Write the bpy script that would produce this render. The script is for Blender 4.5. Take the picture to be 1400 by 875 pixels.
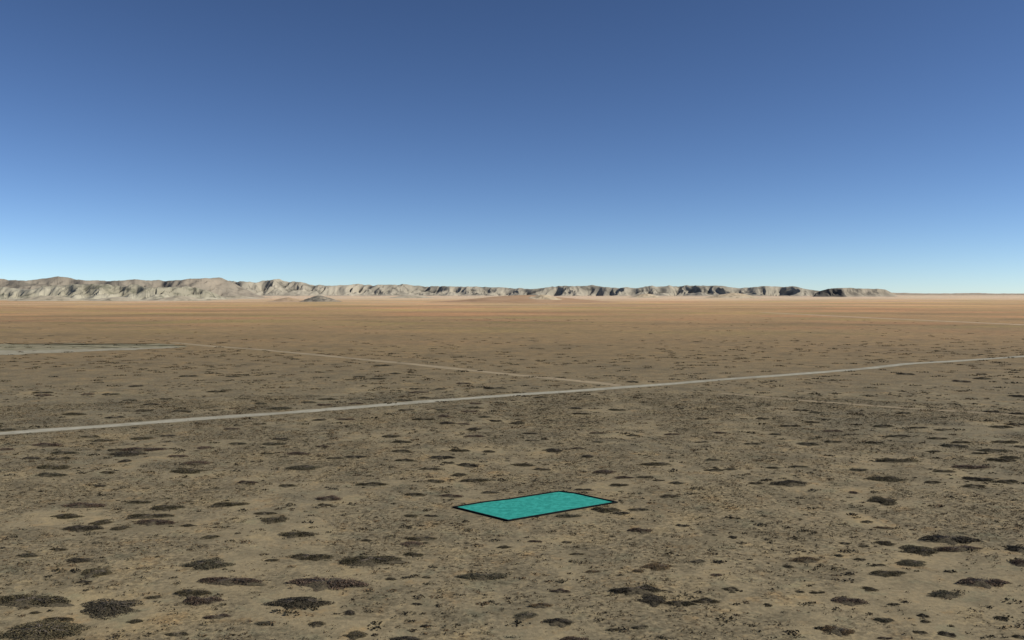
import bpy, math, random
import numpy as np
from mathutils import Vector

# ------------------------------------------------------------------ camera
scene = bpy.context.scene
for o in list(bpy.data.objects):
    bpy.data.objects.remove(o)
col = scene.collection
H, F, CX, CY, YH = 40.0, 1212.0, 700.0, 437.5, 402.0   # eye height (m), focal length and centre in photograph pixels
PITCH = math.atan((CY - YH) / F)
cam_d = bpy.data.cameras.new('camera')
cam_d.sensor_width = 36.0
cam_d.lens = 36.0 * F / 1400.0
cam_d.clip_start = 1.0
cam_d.clip_end = 200000.0
cam = bpy.data.objects.new('camera', cam_d)
col.objects.link(cam)
cam.location = (0, 0, H)
cam.rotation_euler = (math.pi / 2 - PITCH, 0, 0)
scene.camera = cam

# ------------------------------------------------------------------ sky, sun, exposure
SUN_EL, SUN_AZ = math.radians(36), math.radians(97)     # azimuth clockwise from the view direction (+Y)
world = bpy.data.worlds.new('World')
scene.world = world
world.use_nodes = True
wn = world.node_tree
bg = wn.nodes['Background']
sky = wn.nodes.new('ShaderNodeTexSky')
sky.sky_type = 'NISHITA'
sky.sun_disc = False
sky.sun_elevation = SUN_EL
sky.sun_rotation = SUN_AZ
sky.altitude = 3000
sky.air_density = 0.75
sky.dust_density = 0.8
sky.ozone_density = 2.3
sg = wn.nodes.new('ShaderNodeGamma')
sg.inputs[1].default_value = 1.28
wn.links.new(sky.outputs[0], sg.inputs[0])
wn.links.new(sg.outputs[0], bg.inputs[0])
bg.inputs[1].default_value = 0.065
sun_d = bpy.data.lights.new('sun', 'SUN')
sun_d.energy = 4.8
sun_d.angle = math.radians(0.53)
sun_d.color = (1.0, 0.95, 0.87)
sun = bpy.data.objects.new('sun', sun_d)
col.objects.link(sun)
sv = Vector((math.sin(SUN_AZ) * math.cos(SUN_EL), math.cos(SUN_AZ) * math.cos(SUN_EL), math.sin(SUN_EL)))
sun.rotation_euler = sv.to_track_quat('Z', 'Y').to_euler()
sun.location = sv * 500
scene.render.engine = 'CYCLES'
scene.cycles.max_bounces = 4
scene.cycles.diffuse_bounces = 2
scene.view_settings.view_transform = 'Standard'
scene.view_settings.look = 'None'
scene.view_settings.gamma = 1.0
scene.view_settings.use_curve_mapping = False
scene.view_settings.exposure = 0.0

# ------------------------------------------------------------------ helpers
def at(x, y, z=0.0):
    """point of the level plain that the photograph shows at pixel x, y"""
    cx, cy = (x - CX) / F, -(y - CY) / F
    d = (cx, math.cos(PITCH) + cy * math.sin(PITCH), -math.sin(PITCH) + cy * math.cos(PITCH))
    t = (z - H) / d[2]
    return d[0] * t, d[1] * t

def hash2(i, j, seed):
    i = i.astype(np.int64); j = j.astype(np.int64)
    n = (i * 374761393 + j * 668265263 + seed * 974634127) & 0x7fffffff
    n = ((n ^ (n >> 13)) * 1274126177) & 0x7fffffff
    n = n ^ (n >> 16)
    return n

def perlin(x, y, seed=0):
    x = np.asarray(x, dtype=np.float64); y = np.asarray(y, dtype=np.float64)
    i = np.floor(x); j = np.floor(y)
    fx = x - i; fy = y - j
    def g(a, b, dx, dy):
        ang = (hash2(a, b, seed) % 4096) * (2 * math.pi / 4096)
        return np.cos(ang) * dx + np.sin(ang) * dy
    u = fx * fx * fx * (fx * (fx * 6 - 15) + 10)
    v = fy * fy * fy * (fy * (fy * 6 - 15) + 10)
    n00 = g(i, j, fx, fy); n10 = g(i + 1, j, fx - 1, fy)
    n01 = g(i, j + 1, fx, fy - 1); n11 = g(i + 1, j + 1, fx - 1, fy - 1)
    return ((n00 * (1 - u) + n10 * u) * (1 - v) + (n01 * (1 - u) + n11 * u) * v) * 1.5

def fbm(x, y, octaves=4, seed=0):
    s = 0; a = 1.0; t = 0
    for k in range(octaves):
        s = s + a * perlin(x * 2 ** k + 17.3 * k, y * 2 ** k - 9.1 * k, seed + k); t += a; a *= 0.5
    return s / t * 1.4

def ridged(x, y, octaves=4, seed=0):
    s = 0; a = 1.0; t = 0
    for k in range(octaves):
        s = s + a * (1 - np.abs(perlin(x * 2 ** k + 5.7 * k, y * 2 ** k + 3.1 * k, seed + k)) * 1.8); t += a; a *= 0.5
    return np.clip(s / t, 0, 1)

def sstep(a, b, x):
    t = np.clip((x - a) / (b - a), 0, 1)
    return t * t * (3 - 2 * t)

def mesh_np(name, verts, faces, smooth=False):
    """faces: int array (n,3) or (n,4)"""
    verts = np.asarray(verts, dtype=np.float32); faces = np.asarray(faces, dtype=np.int32)
    n, k = faces.shape
    me = bpy.data.meshes.new(name)
    me.vertices.add(len(verts)); me.vertices.foreach_set('co', verts.ravel())
    me.loops.add(n * k); me.loops.foreach_set('vertex_index', faces.ravel())
    me.polygons.add(n)
    me.polygons.foreach_set('loop_start', np.arange(0, n * k, k, dtype=np.int32))
    me.polygons.foreach_set('loop_total', np.full(n, k, dtype=np.int32))
    me.polygons.foreach_set('use_smooth', np.full(n, smooth, dtype=bool))
    me.update(calc_edges=True)
    me.validate()
    return me

def attr(me, name, vals):
    a = me.attributes.new(name, 'FLOAT', 'POINT')
    a.data.foreach_set('value', np.asarray(vals, dtype=np.float32).ravel())

def link(name, me, mat=None, parent=None, kind=None):
    o = bpy.data.objects.new(name, me)
    col.objects.link(o)
    if mat is not None and not me.materials: me.materials.append(mat)
    if parent: o.parent = parent
    if kind: o['kind'] = kind
    return o

class NT:
    """small node-tree writer"""
    def __init__(s, name):
        s.m = bpy.data.materials.new(name); s.m.use_nodes = True
        s.t = s.m.node_tree; s.b = s.t.nodes['Principled BSDF']
        s.b.inputs['Roughness'].default_value = 0.95
        s.b.inputs['Specular IOR Level'].default_value = 0.12
    def put(s, sock, v):
        if hasattr(v, 'node'): s.t.links.new(v, sock)
        elif isinstance(v, tuple) and len(v) == 3: sock.default_value = (*v, 1) if sock.type == 'RGBA' else v
        else: sock.default_value = v
    def new(s, ty, **kw):
        n = s.t.nodes.new(ty)
        for k, v in kw.items(): setattr(n, k, v)
        return n
    def pos(s): return s.new('ShaderNodeNewGeometry').outputs['Position']
    def attr(s, name): return s.new('ShaderNodeAttribute', attribute_name=name).outputs['Fac']
    def scale(s, v, xyz):
        n = s.new('ShaderNodeVectorMath', operation='MULTIPLY'); s.put(n.inputs[0], v); n.inputs[1].default_value = xyz
        return n.outputs[0]
    def noise(s, v, sc, det=4, rough=0.55, dist=0.0):
        n = s.new('ShaderNodeTexNoise'); s.put(n.inputs['Vector'], v)
        n.inputs['Scale'].default_value = sc; n.inputs['Detail'].default_value = det
        n.inputs['Roughness'].default_value = rough; n.inputs['Distortion'].default_value = dist
        return n.outputs['Fac']
    def math(s, op, a, b=0.0, clamp=False):
        n = s.new('ShaderNodeMath', operation=op); n.use_clamp = clamp
        s.put(n.inputs[0], a); s.put(n.inputs[1], b); return n.outputs[0]
    def range(s, v, a, b, c=0.0, d=1.0):
        n = s.new('ShaderNodeMapRange', interpolation_type='SMOOTHSTEP'); s.put(n.inputs['Value'], v)
        n.inputs['From Min'].default_value = a; n.inputs['From Max'].default_value = b
        n.inputs['To Min'].default_value = c; n.inputs['To Max'].default_value = d
        return n.outputs['Result']
    def mix(s, f, a, b, mode='MIX'):
        n = s.new('ShaderNodeMix', data_type='RGBA', blend_type=mode)
        s.put(n.inputs[0], f); s.put(n.inputs[6], a); s.put(n.inputs[7], b); return n.outputs[2]
    def ramp(s, f, stops):
        n = s.new('ShaderNodeValToRGB'); s.put(n.inputs[0], f)
        e = n.color_ramp.elements
        while len(e) < len(stops): e.new(0.5)
        for el, (p, c) in zip(e, stops): el.position = p; el.color = (*c, 1)
        return n.outputs[0]
    def bump(s, h, strength, dist):
        n = s.new('ShaderNodeBump'); s.put(n.inputs['Height'], h)
        n.inputs['Strength'].default_value = strength; n.inputs['Distance'].default_value = dist
        s.t.links.new(n.outputs[0], s.b.inputs['Normal'])
    def out(s, c): s.put(s.b.inputs['Base Color'], c); return s.m

# ------------------------------------------------------------------ where the roads run (pixels of the photograph, turned into points of the plain)
ROAD = [(-260, 610), (-120, 602), (0, 593), (50, 589), (151, 582), (251, 574), (350, 567.5), (476, 557.5), (564, 550.5), (700, 540), (785, 534.5),
        (851, 529.5), (914, 525), (989, 518.5), (1050, 514.5), (1125, 509), (1191, 503), (1244, 497), (1301, 494), (1359, 490), (1400, 487), (1500, 480), (1640, 472)]
TRACK_FAR_LEFT = [(236, 468.5), (292, 473.5), (350, 477.5), (420, 484), (500, 492), (560, 497.5), (640, 506), (700, 512.5), (760, 518), (815, 523), (850, 528)]
TRACK_RIGHT = [(985, 537.5), (1050, 543.5), (1090, 547), (1122, 549.5), (1170, 553), (1250, 559), (1320, 563), (1400, 568), (1520, 578)]
TRACK_FAR_RIGHT = [(1040, 427), (1120, 431), (1200, 435), (1300, 439.5), (1400, 444), (1520, 451)]

def polyline(pts, step):
    p = np.array([at(*q) for q in pts])
    seg = np.linalg.norm(np.diff(p, axis=0), axis=1)
    s = np.concatenate([[0], np.cumsum(seg)])
    n = max(8, int(s[-1] / step))
    ss = np.linspace(0, s[-1], n)
    q = np.stack([np.interp(ss, s, p[:, 0]), np.interp(ss, s, p[:, 1])], 1)
    for _ in range(int(18 / step) + 2):                       # round the bends
        q[1:-1] = 0.25 * q[:-2] + 0.5 * q[1:-1] + 0.25 * q[2:]
    return q

road_line = polyline(ROAD, 3.0)
left_line = polyline(TRACK_FAR_LEFT, 5.0)
right_line = polyline(TRACK_RIGHT, 3.0)
far_line = polyline(TRACK_FAR_RIGHT, 12.0)
PARCEL = [(620.4, 694.2), (694.7, 712.8), (843.0, 687.6), (786, 675.2), (764.3, 672.7), (697, 683.2), (663, 687.2)]
parcel_pts = np.array([at(*p) for p in PARCEL])

def dist_line(x, y, line):
    d = np.full(x.shape, 1e9)
    for q in line[::3]:
        d = np.minimum(d, (x - q[0]) ** 2 + (y - q[1]) ** 2)
    return np.sqrt(d)

def relief(x, y):
    """gentle swells of the plain, levelled under the roads and the teal sheet"""
    x = np.atleast_1d(np.asarray(x, float)); y = np.atleast_1d(np.asarray(y, float))
    z = np.zeros(x.shape)
    m = (y > 30) & (y < 900) & (np.abs(x) < 900)
    xs, ys = x[m], y[m]
    a = np.minimum(dist_line(xs, ys, road_line), np.minimum(dist_line(xs, ys, right_line), dist_line(xs, ys, left_line)))
    keep = sstep(6, 22, a) * (1 - sstep(330, 520, np.hypot(xs, ys)))
    c = parcel_pts.mean(0)
    keep *= sstep(15, 26, np.hypot(xs - c[0], ys - c[1]))
    z[m] = keep * (0.55 * fbm(xs / 55, ys / 55, 2, 11) + 0.16 * fbm(xs / 9, ys / 9, 2, 12))
    return z

# ------------------------------------------------------------------ shrub survey: pixel x, y, width, height
SURVEY = """115,692,50,6 231,693,40,8 314,691,45,7 91,705,38,6 207,706,50,5 139,713,26,7 114,721,45,9 165,721,23,6 213,714,45,9 80,751,20,4
38,761,25,5 108,769,34,4 133,785,38,14 285,774,60,13 315,797,72,13 264,811,44,10 277,822,50,13 42,823,84,18 150,830,76,20 57,863,100,22
210,816,20,5 186,848,20,5 241,866,27,7 115,799,18,4 288,735,20,8 80,846,32,6 296,843,30,7 48,837,14,3 190,686,28,4 137,665,15,3 258,719,20,3 337,661,28,4
393,666,28,5 509,665,40,6 451,684,37,9 445,693,20,4 567,679,33,5 619,679,34,5 670,674,26,4 377,713,35,11 363,704,28,4 409,733,52,9
562,706,20,4 590,706,18,4 576,736,38,6 562,743,30,9 566,757,32,8 424,764,55,11 507,768,70,18 446,799,104,15 409,825,80,14 659,787,58,12
534,791,16,4 501,740,16,3 584,788,13,4 487,867,29,10 555,873,38,11 478,838,16,10 362,853,23,7 570,826,14,4 433,853,22,9 372,769,18,4 582,854,16,4 690,747,20,4 660,825,14,3
846,665,24,5 925,664,20,4 797,670,20,3 915,680,27,6 828,698,40,9 850,702,24,5 872,697,26,4 776,706,34,6 876,724,38,8 932,718,20,4
731,739,18,4 775,739,14,4 789,756,20,4 766,809,28,6 868,809,60,14 893,822,34,14 965,823,36,10 930,827,40,4 719,841,34,12 740,829,30,8
764,851,36,12 787,873,44,10 875,859,20,7 840,861,22,3 953,768,20,6 982,768,12,6 980,788,16,5 998,807,18,9 898,776,40,10 872,782,14,6 810,782,22,4 998,709,12,3 1002,734,12,4 1050,829,10,10
1079,664,48,8 1207,684,34,10 1332,664,28,4 1299,737,70,12 1256,752,46,12 1310,750,52,8 1395,753,30,10 1245,770,38,8 1400,774,30,10 1215,783,42,9
1101,764,38,9 1345,799,62,12 1292,814,38,10 1160,821,50,12 1189,804,18,6 1209,848,24,8 1262,842,14,6 1265,850,12,5 1117,809,18,4 1094,808,12,4
1176,764,17,4 1147,758,12,4 1160,782,12,3 1210,742,24,6 1155,742,14,4 1185,712,16,4 1166,702,12,3 1208,720,22,4 1203,772,16,3 1258,865,18,5
1296,867,20,8 1396,872,18,6 1145,862,40,14 1119,859,8,4 1210,872,18,4 1370,846,16,8 1222,826,18,4 1078,772,14,4 1300,782,12,3 1167,673,12,4 1281,691,14,3 1181,746,16,3
268,634,33,6 255,645,44,6 197,615,56,6 174,621,44,7 160,615,22,4 73,641,36,7 68,652,38,5 42,628,24,4 80,628,26,5 88,620,32,3 67,608,38,5 9,614,22,4
140,601,26,4 123,596,20,3 195,598,28,4 230,595,16,4 317,587,20,3 148,648,20,4 325,608,22,4 244,624,26,4 279,613,18,4 171,630,16,5 196,562,24,4 101,568,30,3
157,571,22,3 247,563,28,3 296,561,14,3 207,553,18,3 177,547,16,3 227,545,16,3 152,539,22,3 120,539,16,3 59,537,22,3 59,541,18,3 187,528,18,3 104,532,16,2
217,509,16,2 258,515,20,4 319,515,18,3 297,536,26,2 127,622,14,2 293,607,12,3 10,588,22,3 52,584,20,2
413,640,45,7 374,609,30,5 384,602,20,4 407,621,32,4 441,611,19,3 486,624,28,4 440,623,14,3 458,626,20,3 536,597,26,7 550,606,33,4 568,602,14,2 550,618,25,4
554,630,28,4 628,618,30,4 668,618,19,4 605,627,34,5 613,634,16,4 642,637,31,7 588,642,23,4 594,659,26,6 628,650,22,5 649,658,38,5 473,574,23,3 462,579,16,2
418,581,18,2 454,593,14,3 459,600,12,2 579,574,28,3 611,579,25,4 634,580,18,3 648,587,20,4 662,571,18,3 677,576,20,3 649,559,22,3 649,552,18,3 642,565,22,3
607,570,18,4 556,561,20,4 554,548,22,2 603,562,18,3 506,572,20,2 437,575,18,3 383,559,32,4 443,554,22,3 448,546,26,3 423,550,20,3 463,550,18,2 357,551,20,3
487,552,18,3 603,532,18,3 677,532,28,3 567,531,16,3 573,536,26,2 580,544,18,3 634,525,18,3 434,517,14,3 491,516,16,3 430,532,14,3 386,530,18,2 516,519,22,2
503,546,16,2 401,545,12,2 378,546,16,2 523,500,24,3 430,494,14,3 540,511,16,3 648,598,28,3 355,581,16,3 365,621,18,3
757,615,26,6 804,624,18,4 826,646,31,6 895,636,42,5 853,655,27,3 882,655,22,3 715,636,32,4 740,642,26,3 977,645,26,4 999,643,18,3 974,629,22,3 1032,663,16,4
1048,659,14,3 790,613,18,3 724,592,20,3 728,603,18,3 745,601,10,2 817,591,19,3 816,604,16,3 866,594,18,3 919,593,20,3 858,591,18,2 984,590,17,3 1027,590,12,3
960,574,16,3 1043,573,20,3 1041,579,18,2 1028,606,20,3 959,605,18,3 787,559,18,3 813,559,16,2 843,561,26,3 793,567,22,3 707,578,22,4 708,584,20,2 705,569,16,2
828,547,18,2 787,547,18,2 739,544,20,3 735,550,16,2 800,540,16,2 709,537,20,2 812,517,14,3 852,518,12,3 865,522,18,3 832,514,14,2 973,535,12,2 1044,538,18,2
877,578,14,3 1017,573,10,2 757,527,16,2 799,528,14,2 730,531,14,2 797,497,14,2 775,510,10,2 999,566,10,2 901,660,16,3
1211,655,50,7 1335,655,33,7 1378,658,30,5 1275,659,22,4 1291,646,24,4 1325,640,44,4 1228,631,48,6 1368,631,36,5 1382,627,26,3 1173,642,23,5 1093,639,22,3 1057,641,18,3
1303,610,33,6 1314,604,24,3 1374,603,32,3 1396,609,16,3 1282,599,24,3 1230,596,30,3 1196,605,25,4 1106,605,28,6 1137,603,22,3 1276,618,20,3 1357,616,38,3 1339,621,18,3
1370,584,28,4 1390,580,24,3 1256,586,20,3 1208,583,30,4 1288,588,20,3 1309,588,16,2 1139,589,28,2 1080,582,26,3 1110,577,20,3 1127,574,14,3 1095,561,22,3 1115,564,18,3
1065,559,18,2 1235,565,20,3 1355,563,16,3 1391,566,20,3 1274,557,14,3 1114,540,18,2 1186,542,16,2 1393,543,22,3 1267,537,12,2 1314,535,14,2 1313,522,20,3 1343,518,22,3
1203,526,18,2 1239,512,22,3 1262,509,14,2 1284,515,16,2 1342,512,14,4 1387,524,18,2 1369,530,14,2 1251,527,14,2 1235,535,14,2 1125,502,16,2 1118,518,14,2 1060,592,18,3
1167,587,16,2 1241,557,14,2 1134,622,14,3 1143,539,16,2"""
survey = [tuple(float(v) for v in s.split(',')) for s in SURVEY.split()]
survey.sort(key=lambda s: -s[2] * s[3])

def measure(s):
    x, y, w, h = s
    gx, gy = at(x, y)
    D = math.hypot(gx, gy)
    k = math.hypot(D, H) / F
    dep = math.atan2(H, D)
    wm = w * k * 1.04
    ht = min(0.8, 0.08 * wm + 0.13)
    dm = (h * k - 0.55 * ht * math.cos(dep)) / math.sin(dep)
    dm = min(max(dm * 1.25, 0.5 * wm), 1.3 * wm)
    return gx, gy, wm, dm, ht
shrub_data = [(s, measure(s)) for s in survey]
shrub_xy = np.array([m[:2] for s, m in shrub_data]); shrub_w = np.array([m[2] for s, m in shrub_data])

def bareness(x, y):
    """0 = scrubby crust with small tufts, 1 = bare blown sand"""
    b = 0.33 + 0.75 * fbm(x / 26, y / 34, 4, 31) + 0.25 * fbm(x / 5, y / 6, 2, 35)
    near = np.full(x.shape, 1e9)
    for (px, py), w in zip(shrub_xy, shrub_w):
        near = np.minimum(near, np.hypot(x - px, (y - py) * 0.9) / (w * 0.5 + 1.5))
    return np.clip(b + 0.28 * (1 - sstep(0.9, 2.0, near)), 0, 1)

# ------------------------------------------------------------------ ground
def graded(a, b, step, end, grow):
    v = list(np.arange(a, b, step)); d = step
    while v[-1] < end: d *= grow; v.append(v[-1] + d)
    return np.array(v)
gxp = graded(0, 172, 1.5, 70000, 1.05)
gx_ = np.concatenate([-gxp[:0:-1], gxp])
gy_ = np.concatenate([np.array([-4000, -1500, -600, -250, -100, -40, 0, 30, 55, 70, 80]), graded(86, 330, 1.5, 75000, 1.032)])
GX, GY = np.meshgrid(gx_, gy_)
gx1, gy1 = GX.ravel(), GY.ravel()
gz1 = relief(gx1, gy1)
nx, ny = len(gx_), len(gy_)
idx = np.arange(nx * ny).reshape(ny, nx)
gf = np.stack([idx[:-1, :-1], idx[:-1, 1:], idx[1:, 1:], idx[1:, :-1]], -1).reshape(-1, 4)
g_me = mesh_np('ground', np.stack([gx1, gy1, gz1], 1), gf, True)
bare = np.full(gx1.shape, 0.5)
mk = (gy1 > 60) & (gy1 < 520) & (np.abs(gx1) < 420)
bare[mk] = bareness(gx1[mk], gy1[mk])
fade = sstep(380, 520, gy1) + sstep(300, 420, np.abs(gx1))
bare = bare * (1 - np.clip(fade, 0, 1)) + 0.5 * np.clip(fade, 0, 1)
attr(g_me, 'bare', bare)

def ground_material():
    n = NT('desert ground')
    p = n.pos()
    sx = n.new('ShaderNodeSeparateXYZ'); n.put(sx.inputs[0], p)
    # the plain changes soil with distance: grey-brown scrub flat, then red-tan sand, then pale pink apron
    wob = n.noise(n.scale(p, (0.0006, 0.0011, 0.0)), 1.0, 5, 0.6, 0.4)
    lg = n.math('LOGARITHM', n.math('MAXIMUM', sx.outputs[1], 40.0), 10.0)
    lg = n.math('ADD', lg, n.math('MULTIPLY', n.math('SUBTRACT', wob, 0.5), 0.35))
    f = n.math('DIVIDE', n.math('SUBTRACT', lg, 1.9), 2.6)       # 80 m -> 0, 31 km -> 1
    soil = n.ramp(f, [(0.0, (0.246, 0.201, 0.120)), (0.10, (0.236, 0.193, 0.116)), (0.24, (0.210, 0.172, 0.103)), (0.34, (0.255, 0.188, 0.100)),
                      (0.44, (0.345, 0.238, 0.120)), (0.56, (0.49, 0.318, 0.160)), (0.68, (0.65, 0.43, 0.23)), (0.80, (0.80, 0.62, 0.44))])
    # broad patches
    pa = n.noise(p, 0.012, 6, 0.6, 0.5)
    c = n.mix(n.range(pa, 0.48, 0.66, 0, 0.55), soil, n.mix(1.0, soil, (0.72, 0.77, 0.84), 'MULTIPLY'))
    pb = n.noise(n.scale(p, (1, 1, 0)), 0.035, 5, 0.6)
    c = n.mix(n.range(pb, 0.55, 0.72, 0, 0.5), c, n.mix(1.0, c, (1.22, 1.12, 0.98), 'MULTIPLY'))
    # far streaks of darker scrub, olive and paler sand
    farm = n.range(sx.outputs[1], 450, 1300)
    st = n.noise(n.scale(p, (0.0011, 0.0024, 0)), 1.0, 9, 0.7, 0.4)
    c = n.mix(n.math('MULTIPLY', n.range(st, 0.49, 0.60), n.math('MULTIPLY', farm, 0.75)), c, n.mix(1.0, c, (0.66, 0.70, 0.70), 'MULTIPLY'))
    c = n.mix(n.math('MULTIPLY', n.range(st, 0.48, 0.38), n.math('MULTIPLY', farm, 0.75)), c, n.mix(1.0, c, (1.28, 1.2, 1.14), 'MULTIPLY'))
    hue = n.noise(n.scale(p, (0.0017, 0.0031, 0)), 1.0, 7, 0.65, 0.3)
    c = n.mix(n.math('MULTIPLY', n.range(hue, 0.50, 0.62), farm), c, n.mix(1.0, c, (0.92, 1.03, 0.86), 'MULTIPLY'))
    c = n.mix(n.math('MULTIPLY', n.range(hue, 0.48, 0.38), farm), c, n.mix(1.0, c, (1.12, 0.98, 0.98), 'MULTIPLY'))
    pk = n.noise(n.scale(p, (0.00042, 0.0009, 0)), 1.0, 7, 0.66, 0.5)
    c = n.mix(n.math('MULTIPLY', n.range(pk, 0.50, 0.62), n.range(sx.outputs[1], 1800, 5200, 0, 0.8)), c, (0.74, 0.55, 0.385))
    m3 = n.noise(p, 0.085, 7, 0.72, 0.3)
    c = n.mix(n.range(m3, 0.49, 0.60, 0, 0.75), c, n.mix(1.0, c, (0.72, 0.73, 0.74), 'MULTIPLY'))
    c = n.mix(n.range(m3, 0.48, 0.38, 0, 0.75), c, n.mix(1.0, c, (1.22, 1.18, 1.10), 'MULTIPLY'))
    # blown sand against speckled crust close by
    bare_ = n.attr('bare')
    c = n.mix(n.range(bare_, 0.5, 0.85, 0, 0.8), c, n.mix(1.0, c, (1.17, 1.16, 1.13), 'MULTIPLY'))
    sp = n.noise(p, 1.15, 6, 0.78)
    s2 = n.noise(p, 0.42, 5, 0.7)
    crust = n.range(bare_, 0.85, 0.4, 0.38, 1.0)
    c = n.mix(n.math('MULTIPLY', n.range(s2, 0.48, 0.62), n.math('MULTIPLY', crust, 0.5)), c, n.mix(1.0, c, (0.66, 0.66, 0.66), 'MULTIPLY'))
    c = n.mix(n.math('MULTIPLY', n.range(sp, 0.485, 0.57), n.math('MULTIPLY', crust, 0.82)), c, n.mix(1.0, c, (0.55, 0.545, 0.52), 'MULTIPLY'))
    c = n.mix(n.math('MULTIPLY', n.range(sp, 0.48, 0.40), n.math('MULTIPLY', crust, 0.75)), c, n.mix(1.0, c, (1.42, 1.36, 1.24), 'MULTIPLY'))
    red = n.noise(p, 0.16, 6, 0.7)
    c = n.mix(n.range(red, 0.54, 0.68, 0, 0.6), c, n.mix(1.0, c, (1.18, 0.99, 0.80), 'MULTIPLY'))
    c = n.mix(n.range(red, 0.46, 0.34, 0, 0.8), c, n.mix(1.0, c, (0.90, 0.98, 1.0), 'MULTIPLY'))
    n.bump(n.math('ADD', n.noise(p, 0.7, 5, 0.65), n.math('MULTIPLY', sp, 0.5)), 0.5, 0.25)
    return n.out(c)
ground = link('ground', g_me, ground_material(), kind='structure')

# ------------------------------------------------------------------ roads and tracks
def road_material(name, c1, c2, edge, full=0.55):
    n = NT(name)
    p = n.pos()
    a = n.noise(p, 0.35, 6, 0.65)
    b = n.noise(p, 0.03, 5, 0.65)
    c = n.mix(n.range(a, 0.35, 0.65), c1, c2)
    c = n.mix(n.range(b, 0.4, 0.65, 0, 0.5), c, n.mix(1.0, c, (0.8, 0.82, 0.86), 'MULTIPLY'))
    e = n.math('ADD', n.attr('edge'), n.math('MULTIPLY', n.math('SUBTRACT', a, 0.5), 0.9))
    c = n.mix(n.range(e, full, 1.05), c, edge)
    c = n.mix(n.range(b, 0.5, 0.66, 0, 0.9 - full), c, edge)
    n.bump(a, 0.3, 0.1)
    return n.out(c)

def strip(name, line, width, z, mat, seed):
    t = np.gradient(line, axis=0); t /= np.linalg.norm(t, axis=1)[:, None]
    nrm = np.stack([-t[:, 1], t[:, 0]], 1)
    m = len(line); offs = np.array([-1, -0.6, 0, 0.6, 1.0])
    s = np.arange(m)
    wv = width * 0.5 * (1 + 0.42 * fbm(s / 9.0, s * 0 + seed, 3, seed))
    wob = width * 0.10 * fbm(s / 14.0, s * 0 + 3.7 * seed, 3, seed + 5)
    V, E = [], []
    for o in offs:
        q = line + nrm * (wv * o + wob)[:, None]
        V.append(np.concatenate([q, np.full((m, 1), z + 0.02 * (1 - abs(o)))], 1)); E.append(np.full(m, abs(o)))
    V = np.concatenate(V); k = len(offs)
    f = []
    for j in range(k - 1):
        a = np.arange(m - 1) + j * m
        f.append(np.stack([a, a + 1, a + 1 + m, a + m], 1))
    me = mesh_np(name, V, np.concatenate(f)[:, ::-1], True)
    attr(me, 'edge', np.concatenate(E))
    return link(name, me, mat, kind='structure')
strip('road', road_line, 7.8, 0.03, road_material('graded road dirt', (0.31, 0.287, 0.212), (0.41, 0.382, 0.29), (0.205, 0.175, 0.11)), 1)
tm = road_material('wheel track dirt', (0.30, 0.238, 0.142), (0.38, 0.30, 0.185), (0.215, 0.172, 0.102), 0.35)
strip('dirt_track', left_line, 8.5, 0.022, tm, 2)
strip('dirt_track', right_line, 3.8, 0.022, road_material('faint track dirt', (0.255, 0.20, 0.118), (0.31, 0.245, 0.148), (0.22, 0.178, 0.106), 0.3), 3)
strip('dirt_track', far_line, 20, 0.026, road_material('far track sand', (0.47, 0.36, 0.235), (0.56, 0.44, 0.30), (0.33, 0.24, 0.14), 0.4), 4)

def patch(name, pts, z, mat, seed, rough):
    p = np.array([at(*q) for q in pts]); out = []
    for a, b in zip(p, np.roll(p, -1, 0)):
        k = max(2, int(np.linalg.norm(b - a) / 5))
        out += [a + (b - a) * t / k for t in range(k)]
    q = np.array(out)
    q += rough * np.stack([fbm(q[:, 0] / 14, q[:, 1] / 14, 3, seed), fbm(q[:, 0] / 14, q[:, 1] / 14, 3, seed + 9)], 1)
    me = bpy.data.meshes.new(name)
    me.from_pydata([(x, y, z) for x, y in q], [], [list(range(len(q)))])
    if me.polygons[0].normal.z < 0: me.flip_normals()
    return link(name, me, mat, kind='structure')
def field_material(name, a, b, c2, sc):
    n = NT(name); p = n.pos()
    f = n.noise(p, sc, 6, 0.7); g = n.noise(p, sc * 0.25, 4, 0.6)
    return n.out(n.mix(n.range(g, 0.45, 0.65, 0, 0.6), n.mix(n.range(f, 0.42, 0.6), a, b), c2))
patch('scraped_field', [(-160, 471.5), (0, 470.5), (90, 469.5), (190, 469.8), (226, 470.6), (256, 473.6), (236, 475.2), (130, 477.8), (0, 479.5), (-160, 482)], 0.05,
      field_material('scraped field soil', (0.19, 0.175, 0.105), (0.30, 0.265, 0.165), (0.255, 0.22, 0.14), 0.14), 40, 16)
patch('pale_strip', [(-160, 482), (0, 479.3), (130, 477.2), (200, 475.4), (243, 473.8), (244, 475.4), (200, 477.4), (140, 480), (90, 482.2), (0, 485.5), (-160, 490)], 0.07,
      field_material('pale strip gravel', (0.27, 0.245, 0.17), (0.36, 0.33, 0.24), (0.24, 0.205, 0.135), 0.2), 41, 9)

# ------------------------------------------------------------------ hills
def hill_material(name, mid, dark, pale, red, sc):
    n = NT(name); p = n.pos()
    a = n.noise(n.scale(p, (1, 1, 1.3)), sc, 6, 0.62, 0.5)
    b = n.noise(p, sc * 0.3, 5, 0.6, 0.3)
    c = n.mix(n.range(a, 0.53, 0.63, 0, 0.8), mid, dark)
    c = n.mix(n.range(b, 0.50, 0.62, 0, 0.75), c, pale)
    at_ = n.attr('low')
    c = n.mix(n.math('MULTIPLY', n.range(at_, 0.3, 0.0), n.range(a, 0.62, 0.40, 0, 0.8)), c, pale)
    c = n.mix(n.range(at_, 0.06, 0.0), c, red)
    return n.out(c)

def interp(u, pts):
    p = np.array(pts, float); return np.interp(u, p[:, 0], p[:, 1])

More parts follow.
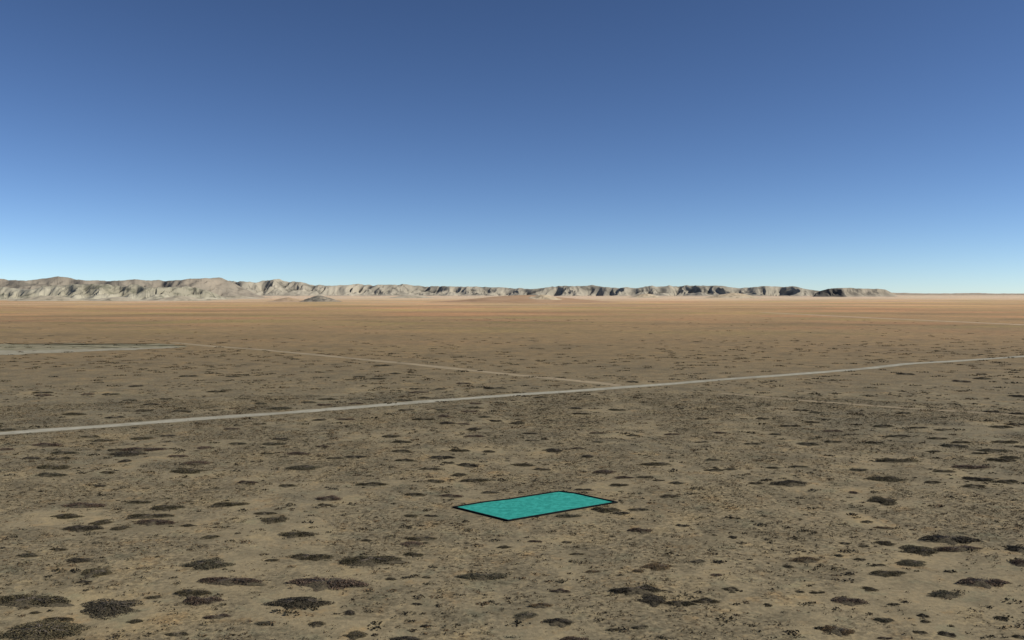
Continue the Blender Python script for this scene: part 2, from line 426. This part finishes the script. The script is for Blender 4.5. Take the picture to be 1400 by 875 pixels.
def hills(name, sky_pts, foot_pts, u0, u1, du, depth_m, rows, mat, seed, wave, gully, round_=1.5, ends=(20, 20), jag=0.0, shear=0.12):
    """a range: skyline and foot line given, broad spurs cut by slanting gullies, gentle apron at the foot"""
    u = np.arange(u0, u1 + du, du); t = np.linspace(-0.05, 1.5, rows)
    U, T = np.meshgrid(u, t)
    foot = interp(u, foot_pts)
    foot = foot * (1 + 0.035 * fbm(u / 60, u * 0 + seed, 3, seed + 3))
    Yd = foot[None, :] + T * depth_m
    X = (U - CX) / F * Yd
    crest = H + (foot + depth_m) * (YH - interp(u, sky_pts)) / F
    crest = np.maximum(crest, 3) * (1.02 + jag * fbm(u / 9, u * 0 + 2.2 * seed, 3, seed + 4))
    crest = crest * sstep(u0, u0 + ends[0], u) * sstep(u1, u1 - ends[1], u)
    tt = np.clip(T, 0, 1)
    prof = np.where(T < 1, 0.12 * tt + 0.88 * sstep(0.08, 1.02, tt) ** (round_ * 0.75), 1 - 0.5 * (T - 1))
    wx = X + 0.3 * wave * fbm(X / (1.6 * wave), Yd / (1.6 * wave), 2, seed + 20) - (Yd - foot[None, :]) * shear
    broad = ridged(wx / (wave * 1.7), Yd / (wave * 5.0), 2, seed)
    fine = ridged(wx / (wave * 0.55) + 7.7, Yd / (wave * 2.2), 3, seed + 40)
    cut = sstep(0.05, 0.35, tt) * (1 - sstep(0.6, 1.0, T) * 0.85)
    z = crest[None, :] * prof * (1 - gully * cut * (0.85 * (1 - broad) + 0.42 * (1 - fine)))
    lump = fbm(X / (wave * 0.8), Yd / (wave * 0.8), 3, seed + 7)
    z = z + crest[None, :] * 0.05 * lump * sstep(0.1, 0.5, tt) * (1 - sstep(0.75, 1.0, T))
    z = np.maximum(z, 0) + np.where(T < 0, -4, 0) - 1.0 * (1 - sstep(0, 0.05, T))
    m, k = U.shape
    ii = np.arange(m * k).reshape(m, k)
    f = np.stack([ii[:-1, :-1], ii[:-1, 1:], ii[1:, 1:], ii[1:, :-1]], -1).reshape(-1, 4)
    me = mesh_np(name, np.stack([X.ravel(), Yd.ravel(), z.ravel()], 1), f, True)
    attr(me, 'low', (z / np.maximum(crest.max(), 1)).ravel())
    return link(name, me, mat, kind='structure')

SKYL = [(-400, 384), (-200, 380), (-80, 383), (0, 380), (12, 382), (37, 382.5), (62, 379.5), (80, 377.5), (100, 380), (125, 383), (150, 382.8), (170, 380), (185, 379), (200, 382.5), (225, 383),
        (250, 380.5), (275, 379.8), (300, 378.8), (315, 382), (350, 384.3), (365, 382), (377, 381), (392, 383), (412, 385.5), (455, 390), (470, 388.2), (487, 387), (510, 389), (542, 387.5), (582, 390), (615, 389.3),
        (650, 390.5), (685, 392.3), (700, 392.5), (725, 394), (762, 390.5), (785, 390.5), (810, 389.5), (835, 391.5), (870, 392.8), (890, 390), (937, 389.3), (987, 390), (1012, 393.2), (1030, 391), (1050, 390.5), (1087, 391), (1120, 396.5), (1135, 399)]
tan_rock = hill_material('range rock', (0.31, 0.28, 0.215), (0.13, 0.12, 0.095), (0.42, 0.375, 0.285), (0.56, 0.43, 0.30), 0.0040)
left_rock = hill_material('near hill rock', (0.30, 0.275, 0.20), (0.13, 0.128, 0.09), (0.43, 0.395, 0.295), (0.50, 0.39, 0.265), 0.0085)
back_rock = hill_material('back hill rock', (0.27, 0.235, 0.18), (0.16, 0.145, 0.115), (0.35, 0.295, 0.22), (0.46, 0.36, 0.25), 0.0045)
dark_mesa = hill_material('dark shaded mesa rock', (0.12, 0.11, 0.09), (0.06, 0.057, 0.05), (0.17, 0.15, 0.12), (0.40, 0.31, 0.22), 0.009)  # dark rock, with the left face's shade also put into the colour
mesa_rock = hill_material('mesa rock', (0.31, 0.27, 0.20), (0.16, 0.145, 0.115), (0.40, 0.345, 0.26), (0.54, 0.41, 0.29), 0.006)
hills('mountain_range', SKYL, [(230, 14500), (600, 16000), (1140, 13500)], 235, 1136, 0.7, 1300, 72, tan_rock, 101, 300, 1.1, 1.3, (60, 14), 0.02)
hills('hills', SKYL, [(-400, 7600), (0, 7400), (200, 7500), (400, 8600)], -400, 372, 0.6, 1000, 60, back_rock, 120, 230, 0.75, 1.2, (60, 70), 0.015)
hills('hills', [(-400, 392), (-150, 387), (0, 390), (20, 392), (45, 393), (62, 390), (85, 389), (105, 386.5), (130, 387.5), (165, 388), (190, 388.5), (205, 391), (225, 389.5), (250, 390), (268, 392), (285, 397), (300, 403), (315, 406)],
      [(-400, 5600), (0, 5500), (200, 5400), (290, 5700), (330, 5900)], -400, 325, 0.5, 620, 76, left_rock, 131, 105, 1.15, 1.3, (60, 30), 0.03, 0.14)
hills('mesa', [(1112, 401), (1124, 399), (1136, 393.6), (1145, 393.2), (1175, 393.4), (1200, 394.6), (1211, 396), (1219, 400), (1228, 401.5)], [(1100, 12600), (1230, 12600)],
      1116, 1230, 0.4, 520, 40, mesa_rock, 140, 260, 0.6, 0.9, (6, 12), 0.0)
hills('mesa', [(1108, 402), (1116, 400), (1124, 396.6), (1132, 394.2), (1140, 393.8), (1150, 395), (1156, 399), (1162, 402)], [(1100, 12250), (1230, 12250)],
      1110, 1160, 0.4, 330, 36, dark_mesa, 143, 150, 0.6, 0.9, (6, 10), 0.0)
hills('far_ridge', [(1130, 401), (1215, 400), (1262, 401), (1300, 401), (1337, 400.4), (1360, 401.2), (1387, 401.2), (1500, 400.5), (1700, 400)], [(1100, 26000), (1700, 26000)],
      1110, 1700, 1.2, 2500, 20, hill_material('far ridge rock', (0.40, 0.32, 0.23), (0.24, 0.205, 0.155), (0.48, 0.39, 0.28), (0.62, 0.48, 0.34), 0.003), 150, 600, 0.5, 1.0, (90, 30), 0.12)

def knoll(name, x, ybase, ytop, wpx, aspect, mat, seed, sharp, rough, skew=0.0):
    """a free-standing hill on the plain: pixel of its foot, top and width"""
    cx, cy = at(x, ybase)
    k = cy / F
    R = wpx * k / 2; hh = (ybase - ytop) * k
    cy += R * aspect * 0.6
    n = 56
    g = np.linspace(-1, 1, n)
    A, B = np.meshgrid(g, g)
    d = np.hypot(A - skew * (1 - np.hypot(A, B)), B)
    X = cx + A * R; Y = cy + B * R * aspect
    env = np.clip(1 - d ** 1.7, 0, 1) ** (sharp * 1.5)
    r = ridged(A * 2.6 + seed, B * 2.6, 4, seed)
    z = hh * env * (1 - rough * (1 - r) * 1.5 * (1 - env)) + hh * 0.06 * rough * fbm(A * 6, B * 6, 3, seed) * sstep(0, .2, env)
    z = z * 1.05 - 0.5 * (1 - sstep(0, 0.02, env)) 
    ii = np.arange(n * n).reshape(n, n)
    f = np.stack([ii[:-1, :-1], ii[:-1, 1:], ii[1:, 1:], ii[1:, :-1]], -1).reshape(-1, 4)
    me = mesh_np(name, np.stack([X.ravel(), Y.ravel(), z.ravel()], 1), f, True)
    attr(me, 'low', (z / hh).ravel() + 0.02)
    return link(name, me, mat, kind='structure')
sandred = hill_material('red sand rise', (0.40, 0.255, 0.145), (0.30, 0.20, 0.12), (0.46, 0.31, 0.19), (0.40, 0.255, 0.138), 0.012)
darkrock = hill_material('dark knoll rock', (0.20, 0.18, 0.14), (0.10, 0.10, 0.085), (0.30, 0.25, 0.18), (0.36, 0.26, 0.165), 0.03)
palerock = hill_material('pale outcrop rock', (0.52, 0.42, 0.28), (0.28, 0.22, 0.14), (0.60, 0.50, 0.35), (0.42, 0.28, 0.16), 0.025)
foot_rock = hill_material('foothill rock', (0.42, 0.365, 0.265), (0.22, 0.20, 0.145), (0.50, 0.44, 0.33), (0.50, 0.38, 0.25), 0.012)
tanrock = hill_material('tan rise rock', (0.40, 0.285, 0.175), (0.28, 0.215, 0.135), (0.42, 0.31, 0.21), (0.42, 0.28, 0.17), 0.02)
knoll('knoll', 434, 412.6, 404.4, 62, 1.1, darkrock, 201, 0.85, 0.9, -0.1)
knoll('knoll', 388, 412.4, 407.0, 62, 1.2, tanrock, 202, 1.3, 0.45)
for fx, fb, ft, fw, fs in ((1006, 407.2, 400.6, 84, 211), (884, 406.8, 401.6, 52, 212), (52, 411.4, 404.5, 110, 213), (150, 411.6, 406.2, 90, 214), (236, 411.2, 404.8, 96, 215), (312, 408.5, 404.0, 90, 216), (560, 407.4, 403.2, 70, 217)):
    knoll('foothill', fx, fb, ft, fw, 0.8, palerock if fs in (211, 212) else foot_rock, fs, 0.9, 0.7, 0.05)
knoll('sand_rise', 716, 413.5, 404.0, 300, 0.9, sandred, 203, 1.3, 0.25, 0.02)
knoll('outcrop', 742, 413.4, 403.6, 84, 0.7, palerock, 204, 0.8, 0.8, 0.0)

# ------------------------------------------------------------------ shrubs
def leaf_material(name, use_object_color, colors=None):
    n = NT(name)
    oi = n.new('ShaderNodeObjectInfo')
    p = n.pos()
    v = n.noise(p, 2.2, 3, 0.6)
    base = oi.outputs['Color'] if use_object_color else n.new('ShaderNodeAttribute', attribute_name='tone').outputs['Color']
    c = n.mix(n.range(v, 0.38, 0.66), n.mix(1.0, base, (0.6, 0.62, 0.62), 'MULTIPLY'), n.mix(1.0, base, (1.55, 1.4, 1.2), 'MULTIPLY'))
    n.b.inputs['Roughness'].default_value = 0.8
    return n.out(c)
leaf_mat = leaf_material('shrub leaves', True)
loose_leaf = leaf_material('scrub leaves', False)
nb = NT('shrub bark'); bark = nb.out(nb.mix(nb.noise(nb.pos(), 6, 3), (0.10, 0.08, 0.06), (0.24, 0.20, 0.16)))

NW, ND, NH = 7.0, 5.0, 0.9
def leaf_quads(rng, c, size, up=0.55):
    """random small quads at centres c"""
    n = len(c)
    nr = rng.normal(size=(n, 3)); nr[:, 2] = np.abs(nr[:, 2]) + up; nr /= np.linalg.norm(nr, axis=1)[:, None]
    a = np.cross(nr, rng.normal(size=(n, 3))); a /= np.linalg.norm(a, axis=1)[:, None]
    b = np.cross(nr, a)
    s = (size * rng.uniform(0.55, 1.35, n))[:, None]
    e = rng.uniform(0.45, 0.9, n)[:, None]
    v = np.stack([c - a * s, c - b * s * e, c + a * s, c + b * s * e], 1).reshape(-1, 3)
    return v, np.arange(4 * n).reshape(n, 4)

def shrub_meshes(seed):
    rng = np.random.default_rng(seed)
    kind = seed % 5
    lob = {0: 1, 1: 2, 2: 3, 3: 2, 4: 4}[kind]
    ph = rng.uniform(0, 6.28, 5); am = rng.uniform(0.05, 0.17, 5)
    centres = [(0.0, 0.0, 1.0)] if lob == 1 else [((i / (lob - 1) - 0.5) * 0.95 + rng.normal() * 0.05, rng.uniform(-0.28, 0.28), rng.uniform(0.42, 0.7)) for i in range(lob)]
    n = 4600 if kind < 3 else 3600
    pts = []
    while len(pts) < n:
        cx, cy, cr = centres[rng.integers(len(centres))] if rng.random() > 0.1 else (0, 0, 1.0)
        th = rng.uniform(0, 6.2832)
        R = 1 + sum(am[k] * math.sin((k + 2) * th + ph[k]) for k in range(5))
        q = rng.random() ** 0.62
        if q > 0.8 and rng.random() < 0.45: continue
        x = cx + cr * R * q * math.cos(th); y = cy + cr * R * q * math.sin(th)
        if abs(x) > 1.1 or abs(y) > 1.05: continue
        y *= 1 - 0.45 * x * x
        lump = 0.5 + 0.5 * math.sin(5.1 * x + ph[0] * 3) * math.cos(4.3 * y + ph[1] * 3)
        top = max(0.10, (1 - q * q)) ** 0.6 * (0.55 + 0.45 * lump)
        pts.append((x * NW / 2, y * ND / 2, NH * top * (rng.random() ** 0.55)))
    c = np.array(pts); c[:, 2] = np.maximum(c[:, 2], 0.05)
    v, f = leaf_quads(rng, c, 0.078)
    v[:, 2] = np.maximum(v[:, 2], 0.01)
    leaf = mesh_np('foliage', v, f); leaf.materials.append(leaf_mat)
    # stems: thin bent tapering three-sided branches fanning out from the crowns
    V, Fc = [], []
    for k in range(26):
        cx, cy, cr = centres[rng.integers(len(centres))]
        th = rng.uniform(0, 6.2832); L = cr * rng.uniform(0.55, 1.0)
        p0 = np.zeros(3); d = np.array([cx * NW / 2 + math.cos(th) * NW / 2 * L * 0.8, cy * ND / 2 + math.sin(th) * ND / 2 * L * 0.7, 0.0])
        pa = [p0, p0 + d * 0.4 + np.array([0, 0, NH * rng.uniform(0.5, 0.8)]), p0 + d + np.array([0, 0, NH * rng.uniform(0.25, 0.75)])]
        base = len(V)
        for j, (pp, rr) in enumerate(zip(pa, (0.055, 0.038, 0.012))):
            for q in range(3):
                an = q * 2.094
                V.append(pp + rr * np.array([math.sin(th) * math.cos(an), -math.cos(th) * math.cos(an), math.sin(an)]))
        for j in range(2):
            for q in range(3):
                a0 = base + j * 3 + q; b0 = base + j * 3 + (q + 1) % 3
                Fc.append((a0, b0, b0 + 3, a0 + 3))
    stem = mesh_np('branches', V, Fc); stem.materials.append(bark)
    # mound: the low heap of trapped soil and litter the shrub grows on
    nr, nt = 7, 30
    V = [(0.0, 0.0, NH * 0.5)]
    for a in range(1, nr + 1):
        q = a / nr
        for b in range(nt):
            th = 6.2832 * b / nt
            x = max(0.12, 0.88 * max(min(1.0, max((cx * math.cos(th) + cy * math.sin(th)) + cr * 0.9 for cx, cy, cr in centres)), 0.3)) * q * math.cos(th)
            R = 1 + sum(am[k] * math.sin((k + 2) * th + ph[k]) for k in range(5)) + rng.normal() * 0.02
            y = 0.8 * R * q * math.sin(th) * (1 - 0.4 * x * x)
            V.append((x * R * NW / 2, y * ND / 2, NH * 0.5 * (1 - q ** 1.7) * (1 + rng.normal() * 0.06) + (0.0 if a < nr else -0.05)))
    tri = [(0, 1 + b, 1 + (b + 1) % nt) for b in range(nt)]
    for a in range(nr - 1):
        for b in range(nt):
            p0 = 1 + a * nt + b; p1 = 1 + a * nt + (b + 1) % nt
            tri += [(p0, p0 + nt, p1 + nt), (p0, p1 + nt, p1)]
    mound = mesh_np('mound', V, np.array(tri), True); mound.materials.append(litter)
    return leaf, stem, mound
nl = NT('shrub litter soil'); lv = nl.noise(nl.pos(), 3.5, 5, 0.7)
litter = nl.out(nl.mix(nl.range(lv, 0.38, 0.62), (0.058, 0.049, 0.031), (0.125, 0.103, 0.064)))
variants = [shrub_meshes(500 + i) for i in range(15)]

TONES = {'dark olive': (0.052, 0.046, 0.028), 'blackish': (0.034, 0.031, 0.023), 'purple-brown': (0.070, 0.052, 0.040), 'grey-green': (0.066, 0.062, 0.042), 'dull brown': (0.105, 0.078, 0.046)}
ORD = ['', 'first', 'second', 'third', 'fourth', 'fifth', 'sixth', 'seventh', 'eighth', 'ninth', 'tenth', 'eleventh', 'twelfth', 'thirteenth', 'fourteenth', 'fifteenth', 'sixteenth', 'seventeenth',
       'eighteenth', 'nineteenth', 'twentieth', 'twenty-first', 'twenty-second', 'twenty-third', 'twenty-fourth', 'twenty-fifth']
FIX_TONE = {(57, 863): 'dark olive', (150, 830): 'blackish', (42, 823): 'dark olive', (446, 799): 'purple-brown', (409, 825): 'blackish', (507, 768): 'dark olive', (451, 684): 'purple-brown',
            (868, 809): 'blackish', (893, 822): 'blackish', (898, 776): 'dull brown', (1101, 764): 'dull brown', (1299, 737): 'blackish', (1256, 752): 'dark olive', (1310, 750): 'purple-brown',
            (1345, 799): 'purple-brown', (1160, 821): 'purple-brown', (1145, 862): 'dull brown', (315, 797): 'purple-brown', (264, 811): 'dark olive', (277, 822): 'purple-brown', (562, 743): 'purple-brown',
            (872, 782): 'dull brown', (810, 782): 'dull brown', (1208, 720): 'dull brown', (740, 829): 'dull brown', (876, 724): 'purple-brown', (740, 829): 'dull brown'}
HAND = {(57, 863): 'largest dark olive shrub, low oval mound nearest the bottom left corner',
        (150, 830): 'thick blackish oval shrub standing alone on pale sand at lower left',
        (42, 823): 'wide dark shrub touching the left edge just above the biggest corner shrub',
        (446, 799): 'longest purple-brown shrub, drawn out thin to the left, left of the teal sheet',
        (409, 825): 'ragged blackish shrub on smooth sand just below the longest purple-brown shrub',
        (507, 768): 'full dark olive oval shrub on pale sand, lower left of the teal sheet',
        (868, 809): 'ragged black shrub below the right end of the teal sheet, upper lobe of two',
        (893, 822): 'ragged black shrub below the right end of the teal sheet, lower lobe of two',
        (828, 698): 'black shrub tucked under the right corner of the teal sheet',
        (776, 706): 'small dark shrub just below the front edge of the teal sheet',
        (1299, 737): 'long flat black shrub, topmost of a close cluster on the right',
        (659, 787): 'dark spiky shrub directly below the near corner of the teal sheet'}
rng0 = random.Random(7)
individual = shrub_data[:300]; leftover = shrub_data[300:]
def road_y(x):
    return np.interp(x, [p[0] for p in ROAD], [p[1] for p in ROAD])
def cell(s):
    x, y = s[0], s[1]
    if y < road_y(x): r = 'beyond the pale road'
    elif y >= 800: r = 'nearest the bottom edge'
    elif y >= 742: r = 'in the middle foreground'
    elif y >= 703: r = 'just nearer than teal sheet'
    elif y >= 660: r = 'level with the teal sheet'
    elif y >= 620: r = 'just behind the teal sheet'
    elif y >= 586: r = 'well behind the teal sheet'
    else: r = 'just before the road'
    c = 'on the left' if x < 340 else 'left of centre' if x < 640 else 'in the centre' if x < 880 else 'right of centre' if x < 1140 else 'on the right'
    return r, c
cells = {}
for s, m in individual: cells.setdefault(cell(s), []).append(s)
for v in cells.values(): v.sort()
for i, (s, m) in enumerate(individual):
    gx, gy, wm, dm, ht = m
    key = (int(s[0]), int(s[1]))
    tone = FIX_TONE.get(key) or rng0.choice(['dark olive', 'dark olive', 'blackish', 'purple-brown', 'grey-green', 'dark olive'])
    shape = 'narrow' if s[2] / s[3] > 6.5 else 'compact' if s[2] / s[3] < 3.6 else 'low'
    if key in HAND: lab = HAND[key]
    else:
        r, c = cell(s); k = cells[(r, c)].index(s) + 1; nn = len(cells[(r, c)])
        lab = '%s shrub, %s from left of those %s, %s' % (shape, ORD[k], r, c) if nn > 1 else '%s shrub, the only one %s, %s' % (shape, r, c)
    root = bpy.data.objects.new('shrub', None)
    root.empty_display_size = 0.5
    col.objects.link(root)
    root.location = (gx, gy, float(relief(gx, gy)[0]) - 0.02)
    root.scale = (wm / NW, dm / ND, ht / NH)
    root['label'] = lab; root['category'] = 'shrub'; root['group'] = 'shrubs scattered over the desert plain'
    lm, sm, mm = variants[rng0.randrange(15)]
    t = TONES[tone]; j = rng0.uniform(1.2, 1.8)
    flip = rng0.choice((0, math.pi)) + rng0.uniform(-0.12, 0.12)
    for nm, me in (('foliage', lm), ('branches', sm), ('mound', mm)):
        o = bpy.data.objects.new(nm, me); col.objects.link(o); o.parent = root
        o.rotation_euler = (0, 0, flip)
        o.color = (t[0] * j, t[1] * j, t[2] * j, 1)

# ------------------------------------------------------------------ the teal map-parcel overlay with its black outline
def overlay():
    root = bpy.data.objects.new('parcel_overlay', None); col.objects.link(root)  # map parcel marker, built as a thin slab on the plain
    c = parcel_pts.mean(0); root.location = (c[0], c[1], 0)
    root['label'] = 'flat teal four-sided map-parcel sheet with thin black edging lying on the scrub'; root['category'] = 'map sheet'
    p = parcel_pts - c
    n = NT('teal parcel marking'); q = n.pos()
    a = n.noise(q, 0.8, 7, 0.75, 0.4); b = n.noise(q, 0.14, 3, 0.5)
    cc = n.mix(n.range(a, 0.40, 0.62), (0.022, 0.24, 0.195), (0.048, 0.385, 0.31))
    cc = n.mix(n.range(b, 0.4, 0.65, 0, 0.4), cc, (0.03, 0.305, 0.245))
    n.b.inputs['Roughness'].default_value = 0.8
    n.bump(a, 0.25, 0.12)
    teal = n.out(cc)
    # overlay: slab 5 cm thick
    m = len(p)
    V = [(x, y, 0.09) for x, y in p] + [(x, y, 0.01) for x, y in p]
    me = bpy.data.meshes.new('overlay')
    me.from_pydata(V, [], [list(range(m)), list(range(2 * m - 1, m - 1, -1))] + [(i, i + m, (i + 1) % m + m, (i + 1) % m) for i in range(m)])
    link('overlay', me, teal, root)
    nk = NT('black edging'); blk = nk.out((0.008, 0.010, 0.010))
    # outline: a square tube all round, mitred at the corners
    nx_ = np.roll(p, -1, 0) - p; nx_ /= np.linalg.norm(nx_, axis=1)[:, None]
    pv = p - np.roll(p, 1, 0); pv /= np.linalg.norm(pv, axis=1)[:, None]
    n1 = np.stack([nx_[:, 1], -nx_[:, 0]], 1); n0 = np.stack([pv[:, 1], -pv[:, 0]], 1)
    mi = n1 + n0; mi /= np.linalg.norm(mi, axis=1)[:, None]
    mi /= np.maximum(0.5, (mi * n1).sum(1))[:, None]
    V, Fc = [], []
    for off, z in ((-0.16, 0.02), (-0.16, 0.27), (0.16, 0.27), (0.16, 0.02)):
        for (x, y), d in zip(p, mi): V.append((x + d[0] * off, y + d[1] * off, z))
    for k in range(4):
        for i in range(m):
            j = (i + 1) % m; k2 = (k + 1) % 4
            Fc.append((k * m + i, k * m + j, k2 * m + j, k2 * m + i))
    me = bpy.data.meshes.new('outline'); me.from_pydata(V, [], Fc)
    link('outline', me, blk, root)
    return root
overlay()

# ------------------------------------------------------------------ scrub nobody could count: small tufts close by, far shrubs as a field
def inside_parcel(x, y):
    c = parcel_pts.mean(0); p = c + (parcel_pts - c) * 1.04
    r = np.zeros(x.shape, bool); j = len(p) - 1
    for i in range(len(p)):
        cond = ((p[i, 1] > y) != (p[j, 1] > y)) & (x < (p[j, 0] - p[i, 0]) * (y - p[i, 1]) / (p[j, 1] - p[i, 1] + 1e-12) + p[i, 0])
        r ^= cond; j = i
    return r
def scatter(rng, n, r0, r1, half):
    """even spread over the sector in front of the viewer"""
    r = np.sqrt(rng.uniform(r0 ** 2, r1 ** 2, n)); a = rng.uniform(-half, half, n)
    return r * np.sin(a), r * np.cos(a)
def clear(x, y):
    ok = ~inside_parcel(x, y)
    for ln, w in ((road_line, 5.0), (left_line, 3.5), (right_line, 2.8)):
        ok &= dist_line(x, y, ln) > w
    return ok
def clumps(name, label, x, y, rad, ht, per, leaf, tone, seed):
    rng = np.random.default_rng(seed)
    n = len(x); z = relief(x, y)
    th = rng.uniform(0, 6.2832, (n, per)); q = rng.random((n, per)) ** 0.6
    cx = x[:, None] + rad[:, None] * q * np.cos(th) * 1.25
    cy = y[:, None] + rad[:, None] * q * np.sin(th) * 0.9
    cz = z[:, None] + ht[:, None] * (1 - 0.8 * q * q) * rng.uniform(0.15, 1, (n, per))
    c = np.stack([cx, cy, cz], -1).reshape(-1, 3)
    sz = np.repeat(leaf, per)
    v, f = leaf_quads(rng, c, sz)
    me = mesh_np(name, v, f)
    tc = np.repeat(tone, per * 4, axis=0) * rng.uniform(0.75, 1.25, (len(v) // 4)).repeat(4)[:, None]
    a = me.color_attributes.new('tone', 'FLOAT_COLOR', 'POINT')
    a.data.foreach_set('color', np.concatenate([tc, np.ones((len(tc), 1))], 1).astype(np.float32).ravel())
    o = link(name, me, loose_leaf, kind='stuff')
    o['label'] = label; o['category'] = 'scrub'
    return o
rng = np.random.default_rng(5)
pal = np.array([(0.052, 0.046, 0.029), (0.072, 0.058, 0.037), (0.095, 0.070, 0.042), (0.13, 0.095, 0.056), (0.030, 0.028, 0.020), (0.12, 0.105, 0.065)])
# tiny tufts
x, y = scatter(rng, 190000, 88, 360, 0.62)
b = bareness(x, y)
pat = fbm(x / 7, y / 9, 3, 77)
keep = (rng.random(len(x)) < np.clip(1.05 - b * 1.15 + 0.5 * pat, 0.04, 1)) & clear(x, y)
x, y = x[keep], y[keep]
s = 0.13 + 0.30 * rng.random(len(x)) ** 2.6
clumps('grass_tufts', 'small dry tufts speckling the sandy ground close by', x, y, s, s * 0.55, 6, s * 0.36, pal[rng.choice(6, len(x), p=[.16, .22, .22, .18, .06, .16])], 61)
# knee-high bushes between the shrubs
x, y = scatter(rng, 5200, 90, 430, 0.62)
keep = clear(x, y) & (rng.random(len(x)) < np.clip(0.5 + 1.1 * fbm(x / 30, y / 30, 3, 90), 0.05, 1))
x, y = x[keep], y[keep]
s = 0.35 + 0.75 * rng.random(len(x)) ** 2.2
clumps('low_scrub', 'low dark bushes dotted between the larger shrubs', x, y, s, s * 0.4, 26, 0.07 + s * 0.13, pal[rng.choice(6, len(x), p=[.34, .2, .08, .03, .33, .02])], 62)
# shrubs of the middle distance and beyond
x, y = scatter(rng, 9500, 285, 1500, 0.60)
keep = clear(x, y) & (rng.random(len(x)) < np.clip(0.62 + 0.9 * fbm(x / 120, y / 160, 3, 95), 0.08, 1) * (1 - 0.97 * sstep(430, 880, y + 120 * fbm(x / 200, y / 200, 2, 96))))
near = np.full(x.shape, 1e9)
for (px, py) in shrub_xy: near = np.minimum(near, np.hypot(x - px, y - py))
keep &= (near > 7) & ((np.hypot(x, y) > 420) | (rng.random(len(x)) < 0.35))
x, y = x[keep], y[keep]
s = 1.2 + 2.0 * rng.random(len(x)) ** 1.4
if leftover:
    lx = np.array([m[0] for _, m in leftover]); ly = np.array([m[1] for _, m in leftover]); lw = np.array([m[2] / 2 for _, m in leftover])
    x = np.concatenate([x, lx]); y = np.concatenate([y, ly]); s = np.concatenate([s, lw])
clumps('distant_shrubs', 'dark shrubs thinning out over the far plain', x, y, s, 0.14 + s * 0.08, 34, 0.16 + s * 0.085, pal[rng.choice(6, len(x), p=[.35, .35, .2, .0, .08, .02])], 63)
